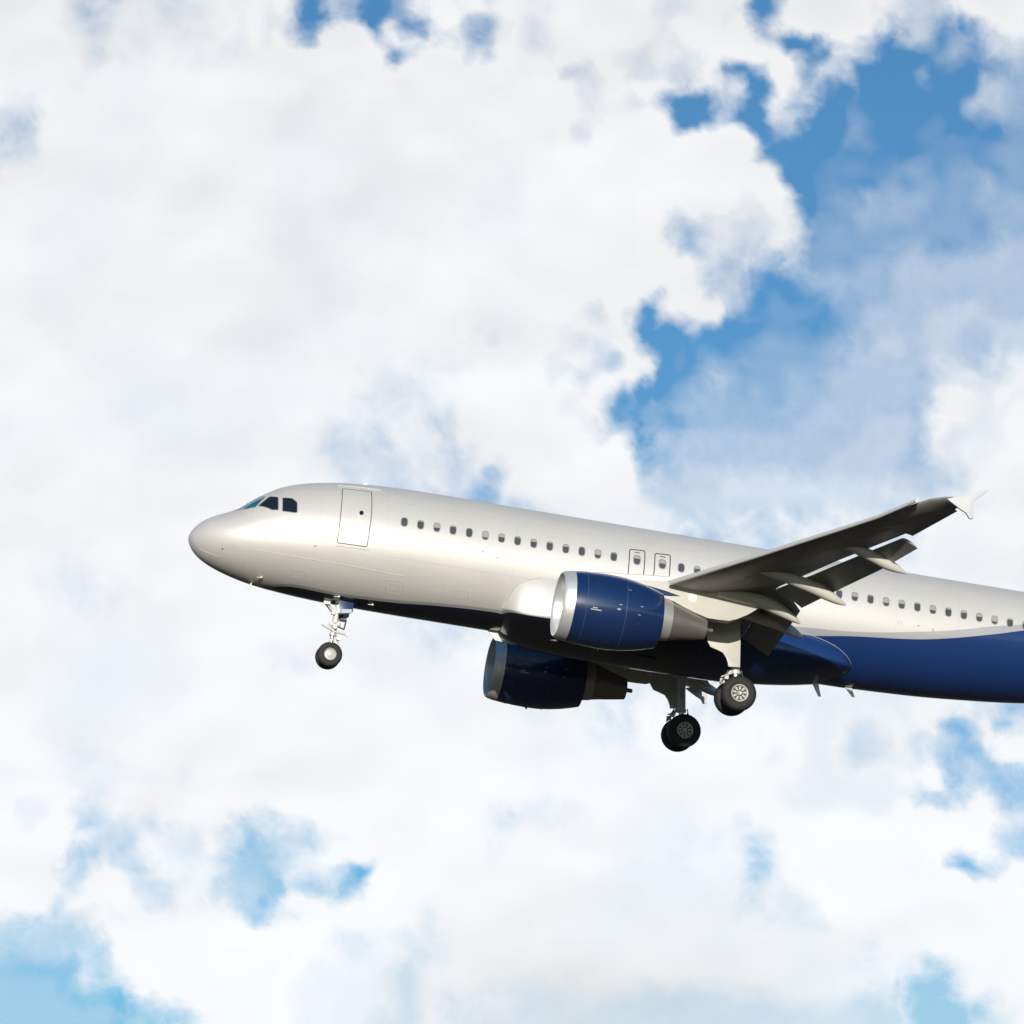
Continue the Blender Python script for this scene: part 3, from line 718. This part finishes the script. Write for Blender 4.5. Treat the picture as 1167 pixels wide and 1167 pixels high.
FAIRS = [ # y, [(x, z, half height, half width)]
 (4.55, [(17.1, -1.20, .08, .10), (17.6, -1.21, .15, .16), (18.1, -1.26, .19, .19), (18.6, -1.34, .20, .19), (18.98, -1.45, .18, .17), (19.28, -1.57, .12, .11), (19.5, -1.67, .02, .02)]),
 (6.0, [(16.2, -1.0, .12, .14), (17.0, -1.0, .20, .20), (17.6, -1.03, .22, .21), (18.1, -1.15, .22, .21), (18.6, -1.34, .16, .16), (18.86, -1.46, .09, .09), (18.98, -1.53, .02, .02)]),
 (8.4, [(16.8, -.63, .02, .03), (17.3, -.66, .12, .14), (17.8, -.71, .17, .19), (18.3, -.80, .20, .21), (18.9, -.94, .21, .20), (19.4, -1.12, .15, .14), (19.64, -1.21, .08, .08), (19.78, -1.26, .02, .02)]),
 (11.5, [(18.38, -.12, .02, .03), (18.8, -.17, .10, .12), (19.2, -.24, .15, .17), (19.6, -.34, .18, .19), (20.05, -.48, .19, .18), (20.45, -.60, .13, .12), (20.66, -.67, .06, .06), (20.78, -.71, .02, .02)])]
def canoe(s, y, T):
    rings = []; xs_ = np.linspace(T[0][0], T[-1][0], 34)
    for x in xs_:
        z, h, w = (float(pchip([r[0] for r in T], [r[k] for r in T], x)) for k in (1, 2, 3))
        rings.append([(x, s*y+w*math.cos(2*math.pi*j/24), z+h*math.copysign(abs(math.sin(2*math.pi*j/24))**.85, math.sin(2*math.pi*j/24))) for j in range(24)])
    return G().loft(rings)
for s in (-1, 1):
    ys = np.concatenate([np.linspace(1.2, 6.4, 14), np.linspace(6.7, 16.05, 26), [16.2, 16.35, 16.45, 16.55, 16.62]])
    wing = build("wing", G().loft([wing_ring(s, y) for y in ys]), M_WING, plane, 35)
    for y in np.arange(7.1, 14.6, .72):
        xl, xt, zl, zt, th = lerp_tab(WT, y); o_ = []
        def low(x, yy):
            a, b, c, d, h_ = lerp_tab(WT, yy); t = (x-a)/(b-a)
            return c+(d-c)*t-naca(t*.8)*h_*(1-.72*t**3)*.92+.03*t*h_
        cx_ = xl+(xt-xl)*.42
        for e_ in np.linspace(0, 2*math.pi, 20, endpoint=False):
            o_.append((cx_+.17*math.cos(e_)+.5*.23*math.sin(e_), y+.23*math.sin(e_)))
        build("access_panel", G().loft([[(a, s*b, low(a, b)+dz_) for a, b in o_] for dz_ in (.015, -.006)]), M_FLAP, wing, 40)
    for T in (FL_IN, FL_OUT):
        yy = np.linspace(T[0][0], T[-1][0], 16)
        rings = [foil_ring(s, y, *lerp_tab(T, y), .15) for y in yy]
        build("flap", G().loft(rings), M_FLAP, wing, 40)
    ail = [(13.36, 19.72, .10, 20.34, .01), (15.9, 20.42, .40, 20.93, .33)]
    build("aileron", G().loft([foil_ring(s, y, *lerp_tab(ail, y), .14) for y in np.linspace(13.36, 15.9, 8)]), M_FLAP, wing, 40)
    for a, b in ((2.55, 5.2), (6.26, 8.6), (8.606, 11.1), (11.106, 13.5), (13.506, 15.94)):
        build("slat", G().loft([slat_ring(s, y) for y in np.linspace(a, b, 8)]), M_SLAT, wing, 45)
    for y, T in FAIRS:
        if s > 0 and y < 5: y, T = 3.0, [(a, b+.26, c, d) for a, b, c, d in T]
        build("flap_track_fairing", canoe(s, y, T), M_FAIR, wing, 60)
    fp = [(20.35, .44), (20.83, .62), (21.05, .70), (21.42, .87), (21.56, .90), (21.50, .82), (21.17, .50), (21.19, .25), (21.21, -.02), (21.09, -.04), (20.97, .12), (20.78, .20), (20.58, .31)]
    build("wingtip_fence", G().prism(fp, s*16.60, s*16.70), M_FENCE, wing, 40, .02)

# ---- engines and pylons
ZE = -2.12
LIPP = [(11.60, .895), (11.48, .905), (11.38, .935), (11.32, .965), (11.30, 1.0), (11.33, 1.035), (11.42, 1.068), (11.54, 1.095), (11.66, 1.114)]
COWL = [(11.661, 1.112), (11.9, 1.140), (12.3, 1.165), (12.7, 1.178), (13.1, 1.170), (13.5, 1.125), (13.9, 1.055), (14.25, .965), (14.52, .885), (14.50, .865), (14.2, .90), (13.4, .95)]
for s in (-1, 1):
    y = s*5.755
    eng = build("engine", G().lathe_x(COWL, y, ZE, 96), M_NAVY, plane, 40)
    eng.location.x = -.05 if s < 0 else -.09
    build("intake_lip", G().lathe_x(LIPP, y, ZE, 96), M_LIP, eng, 60)
    build("intake_duct", G().lathe_x([(11.60, .893), (11.9, .875), (12.35, .87), (12.40, .5)], y, ZE, 72), M_COWLM, eng, 50)
    g = G()
    for b in range(24):
        t0 = 2*math.pi*b/24; ring = []
        for r, tw in ((.26, .9), (.55, .6), (.86, .35)):
            for e in (-1, 1):
                t = t0+e*.10; ring.append((12.30+e*.10*(1-tw*.5), y+r*math.cos(t), ZE+r*math.sin(t)))
        g.add(ring, [(0, 1, 3, 2), (2, 3, 5, 4)])
    build("fan", g, M_FAN, eng, 0)
    build("spinner", G().lathe_x([(11.92, .004), (11.97, .07), (12.1, .16), (12.3, .27)], y, ZE, 32, True, True), M_FAN, eng, 50)
    build("bypass_duct", G().lathe_x([(14.0, .86), (13.95, .55)], y, ZE, 64), M_DARK, eng, 0)
    cp = [(13.9, .78), (14.3, .74), (14.6, .685), (14.88, .625)]; build("core_cowl", G().lathe_x(cp, y, ZE, 72, dz=[.02, .04, .05, .035]), M_COWLM, eng, 50)
    npf = [(14.881, .610), (15.2, .535), (15.7, .420), (16.06, .330), (16.05, .305), (15.7, .33)]; build("exhaust_nozzle", G().lathe_x(npf, y, ZE, 72, dz=[.035, .02, -.02, -.05, -.05, -.04]), M_NOZ, eng, 50)
    build("exhaust_plug", G().lathe_x([(15.6, .22), (16.0, .15), (16.12, .075), (16.30, .07), (16.30, .04)], y, ZE-.05, 32, True, True), M_NOZ, eng, 40)
    # cowl joints, latches and placards on the outboard and inboard flanks
    def cowl_r(x): return float(pchip([p[0] for p in COWL[:9]], [p[1] for p in COWL[:9]], x))
    def cowl_pt(x, a, off): # a = angle below the horizontal on the camera-facing side
        r = cowl_r(x)+off; return (x, y-r*math.cos(a), ZE-r*math.sin(a))
    def cowl_patch(name, x0, x1, a0, a1, mat, off=.006):
        n = 5; m = 5
        rg = [[cowl_pt(x0+(x1-x0)*i/n, a0+(a1-a0)*j/m, off) for j in range(m+1)] for i in range(n+1)]
        g = G().loft(rg, False, False, False); build(name, g, mat, eng, 50)
    for x in (12.02, 13.28):
        build("cowl_joint", G().lathe_x([(x-.011, cowl_r(x)-.01), (x-.009, cowl_r(x)+.004), (x+.009, cowl_r(x)+.004), (x+.011, cowl_r(x)-.01)], y, ZE, 96), M_SEAM if s > 0 else paint("cowl_joint_blue", (.05, .075, .15), .4), eng, 60)
    for x, a, l, h in ((12.15, .20, .34, .014), (12.21, .15, .15, .012), (12.98, .09, .10, .022), (13.03, -.04, .08, .010), (13.72, -.10, .08, .012), (13.66, .15, .10, .010), (13.3, -.55, .10, .010)):
        cowl_patch("cowl_latch", x, x+l, a-h, a+h, M_LATCH)
    for x, a in ((12.35, -.62), (12.55, -.66), (12.32, -.55), (13.35, .50), (13.7, .40)):
        cowl_patch("cowl_dark_patch", x, x+.07, a-.03, a+.03, M_DARK)
    if s > 0:
        cowl_patch("cowl_dark_patch", 12.1, 12.75, -.62, -.50, M_DARK)  # larger plain dark patch high on the far cowl's flank
    build("drain_mast", G().tube((12.7, y, ZE-1.16), (12.75, y, ZE-1.25), .04, .025, 8), M_DARK, eng)
    # cowl-top fairing and pylon
    def pyl(name, poly, w0, mat, nose=True, bev=.03):
        return build(name, G().prism(poly, y-w0/2, y+w0/2), mat, pylon_parent, 40, bev)
    pylon_parent = plane
    py_poly = [(12.9, -1.12), (13.5, -1.02), (14.2, -.93), (14.95, -.84), (16.0, -.8), (17.3, -.86), (17.62, -1.25), (17.27, -1.53), (16.95, -1.72), (16.7, -1.82), (16.35, -1.84), (16.01, -1.84), (15.6, -1.74), (15.19, -1.61), (14.84, -1.48), (14.45, -1.40), (13.8, -1.40), (13.0, -1.3)]
    pylon = pyl("pylon", py_poly, .46, M_FAIR)
    pylon_parent = pylon
    pyl("pylon_fairing", [(12.35, -1.06), (12.7, -1.0), (13.3, -1.04), (14.0, -1.12), (14.6, -1.20), (15.06, -1.29), (14.7, -1.345), (14.3, -1.36), (13.4, -1.35), (12.6, -1.2)], .54, M_NAVY)
    build("pylon_disc", G().lathe_y([(y-.236, .001), (y-.236, .15), (y-.20, .15)], 15.45, -1.27, 24), M_WHITE, pylon, 30)  # pale disc on the camera-facing flank of the pylon

# ---- main landing gear
def wheel(parent, x, yc, z, R, w, face, petals=9):
    """tyre and rim on an axle along Y; face -1/+1 is the side the rim shows on"""
    k = w/2
    prof = [(yc-k*.86, R*.50), (yc-k, R*.60), (yc-k, R*.78), (yc-k*.86, R*.92), (yc-k*.55, R*.985), (yc-k*.2, R), (yc+k*.2, R), (yc+k*.55, R*.985), (yc+k*.86, R*.92), (yc+k, R*.78), (yc+k, R*.60), (yc+k*.86, R*.50)]
    g = G().lathe_y(prof+[prof[0]], x, z, 56)
    build("tyre", g, M_TYRE, parent, 50)
    for f in (-1, 1):
        yo = yc+f*k*.80; r1 = R*.515
        g = G()
        g.lathe_y([(yo-f*.10, r1), (yo, r1), (yo+f*.012, r1*.93), (yo, r1*.82), (yo-f*.05, r1*.78)], x, z, 48)
        g.lathe_y([(yo-f*.06, .001), (yo-f*.0, .002), (yo+f*.01, r1*.20), (yo-f*.01, r1*.26), (yo-f*.06, r1*.28)], x, z, 24)
        for p in range(petals):
            a = 2*math.pi*(p+.3)/petals; c, sn = math.cos(a), math.sin(a)
            pts = [(.34, -.06), (.55, -.115), (.74, -.10), (.80, 0), (.74, .10), (.55, .115), (.34, .06)]
            P = [((u*c-v*sn)*r1+x, (u*sn+v*c)*r1+z) for u, v in pts]
            g.prism(P, yo-f*.055, yo-f*.02)
        build("rim", g, M_RIM, parent, 40)
        build("brake_disc", G().lathe_y([(yo-f*.065, .001), (yo-f*.060, r1*.85)], x, z, 32), M_GEARD, parent, 30)
ZG, XG = -3.72, 17.65
for s in (-1, 1):
    y = s*3.795
    g = G().tube((17.36, y, -1.1), (17.58, y, -2.95), .15, .145, 20).tube((17.575, y, -2.93), (17.585, y, -3.02), .17, .17, 20)
    g.tube((17.36, y-.0, -1.3), (17.36, y+.0, -1.9), .2, .2, 16)
    gear = build("main_landing_gear", g, M_GEAR, plane, 50)
    build("oleo_piston", G().tube((17.58, y, -2.95), (17.69, y, -3.70), .095, .095, 18), M_CHROME, gear, 50)
    build("axle", G().tube((XG, y-.60, ZG), (XG, y+.60, ZG), .075, .075, 16).tube((XG, y-.16, ZG), (XG, y+.16, ZG), .16, .16, 18), M_GEAR, gear, 50)
    g = G().tube((17.44, y, -2.92), (17.20, y, -3.28), .05, .04, 10).tube((17.20, y, -3.28), (17.52, y, -3.60), .04, .05, 10)
    g.box((17.28, y-.1, -3.18), (.12, .1, .12)).box((17.36, y+.1, -3.06), (.1, .12, .16)).box((17.12, y-.12, -3.32), (.08, .06, .16)).tube((17.1, y-.16, -3.2), (17.45, y-.16, -3.02), .025, .025, 8)
    build("torque_link", g, M_GEAR, gear, 40)
    g = G().tube((17.30, y-.17, -2.95), (17.08, y-.15, -3.45), .018, .018, 8).tube((17.74, y-.15, -2.90), (17.86, y-.15, -3.30), .018, .018, 8).tube((17.84, y+.1, -3.0), (17.80, y+.1, -3.22), .035, .035, 8)
    build("brake_hose", g, M_GEARD, gear, 40)
    g = G().tube((17.52, y, -2.55), (17.30, s*2.3, -1.9), .075, .075, 12).tube((17.50, y, -2.40), (17.25, s*2.8, -1.9), .04, .04, 10)
    build("side_stay", g, M_GEAR, gear, 40)
    for dy in (-.465, .465): wheel(gear, XG, y+dy, ZG, .565, .43, -1)
    yd = s*4.12
    dp = [(16.40, -1.15), (16.42, -1.7), (16.47, -2.15), (16.60, -2.34), (16.82, -2.40), (17.02, -2.46), (17.14, -2.60), (17.22, -2.76), (17.25, -2.88), (17.63, -2.84), (17.56, -2.1), (17.48, -1.45), (17.44, -1.15)]
    build("gear_door", G().prism(dp, yd-.035, yd+.035), M_FAIR, gear, 40, .012)

# ---- nose landing gear
P0 = np.array([5.13, 0, -1.9]); P1 = np.array([5.03, 0, -3.76])
L = lambda t: P0+(P1-P0)*t
nose = build("nose_landing_gear", G().tube(L(0), L(.62), .105, .095, 18).tube(L(.40), L(.47), .16, .16, 18).tube(L(.60), L(.64), .12, .12, 18), M_GEAR, plane, 50)
build("oleo_piston", G().tube(L(.62), L(.99), .062, .062, 16), M_CHROME, nose, 50)
build("axle", G().tube(P1+[0, -.36, 0], P1+[0, .36, 0], .05, .05, 14), M_GEAR, nose, 50)
for yy in (-.25, .25): wheel(nose, P1[0], yy, P1[2], .405, .24, -1, 0)
for yy in (-.25, .25):
    for f in (-1, 1):
        build("hub_cap", G().lathe_y([(yy+f*.03, .165), (yy+f*.055, .16), (yy+f*.06, .10), (yy+f*.085, .09), (yy+f*.09, .002)], P1[0], P1[2], 32), M_RIM, nose, 40)
g = G()
for q in ((-.12, -.06, .44), (.10, -.14, .44), (-.02, -.16, .40)): g.ball(L(q[2])+[q[0], q[1], 0], .085, 12)
build("taxi_light", g, M_WHITE, nose, 60)
g = G().tube(L(.55)+[-.42, -.1, .12], L(.56)+[.02, -.1, 0], .035, .045, 10).tube(L(.57)+[0, -.1, 0], L(.585)+[.42, -.12, -.02], .045, .03, 10).box(L(.58)+[.44, -.12, 0], (.08, .07, .16))
g.tube(L(.5)+[0, -.25, 0], L(.5)+[0, .25, 0], .07, .07, 12)
build("steering_actuator", g, M_GEAR, nose, 40)
g = G().tube(L(.62)+[.08, 0, 0], L(.76)+[.26, 0, -.02], .035, .03, 10).tube(L(.76)+[.26, 0, -.02], L(.95)+[.06, 0, 0], .03, .035, 10).box(L(.68)+[.20, -.08, 0], (.12, .08, .12))
build("torque_link", g, M_GEAR, nose, 40)
g = G().tube((4.62, -.12, -1.95), L(.30), .04, .05, 10).tube((4.62, .12, -1.95), L(.30), .04, .05, 10).box((4.72, -.2, -2.08), (.22, .05, .10)).box((4.98, -.1, -2.30), (.12, .14, .24))
build("drag_stay", g, M_GEAR, nose, 40)
g = G().tube(L(.35)+[.32, -.2, 0], L(.52)+[.30, -.2, 0], .025, .025, 8).tube(L(.52)+[.30, -.2, 0], L(.48)+[.08, -.15, 0], .025, .025, 8).box(L(.33)+[.22, -.05, 0], (.2, .2, .12))
build("hydraulic_line", g, M_GEARD, nose, 40)
for yy in (-.42, .42):
    dpoly = [(5.12, -1.95), (5.07, -2.12), (5.07, -2.40), (5.10, -2.46), (5.17, -2.46), (5.50, -2.36), (5.56, -2.30), (5.56, -1.95)]
    dr = build("gear_door", G().prism(dpoly, yy-.02, yy+.02), M_NAVY, nose, 40, .01)
    if yy < 0:
        build("placard", G().prism([(5.19, -2.26), (5.52, -2.22), (5.52, -2.34), (5.19, -2.40)], yy-.028, yy-.021), M_PLAC, nose, 0)

# ---- tail (aft of the frame)
def tail_surface(name, secs, mat, vertical):
    rings = []
    for y, xl, xt, z, th in secs:
        up, lo = [], []
        for i in range(15):
            t = (1-math.cos(math.pi*i/14))/2; k = naca(t)*th; x = xl+(xt-xl)*t
            if vertical: up.append((x, k, z)); lo.append((x, -k, z))
            else: up.append((x, y, z+k)); lo.append((x, y, z-k))
        rings.append(up[::-1]+lo[1:-1])
    return build(name, G().loft(rings), mat, plane, 40)
tail_surface("tail_fin", [(0, 29.6, 35.6, 1.5, .6), (0, 30.6, 35.9, 2.3, .55), (0, 35.0, 37.3, 7.9, .22)], M_NAVY, True)
for s in (-1, 1):
    tail_surface("tailplane", [(s*.4, 32.0, 36.0, .75, .40), (s*6.2, 35.4, 37.0, 1.35, .14)], M_WING, False)
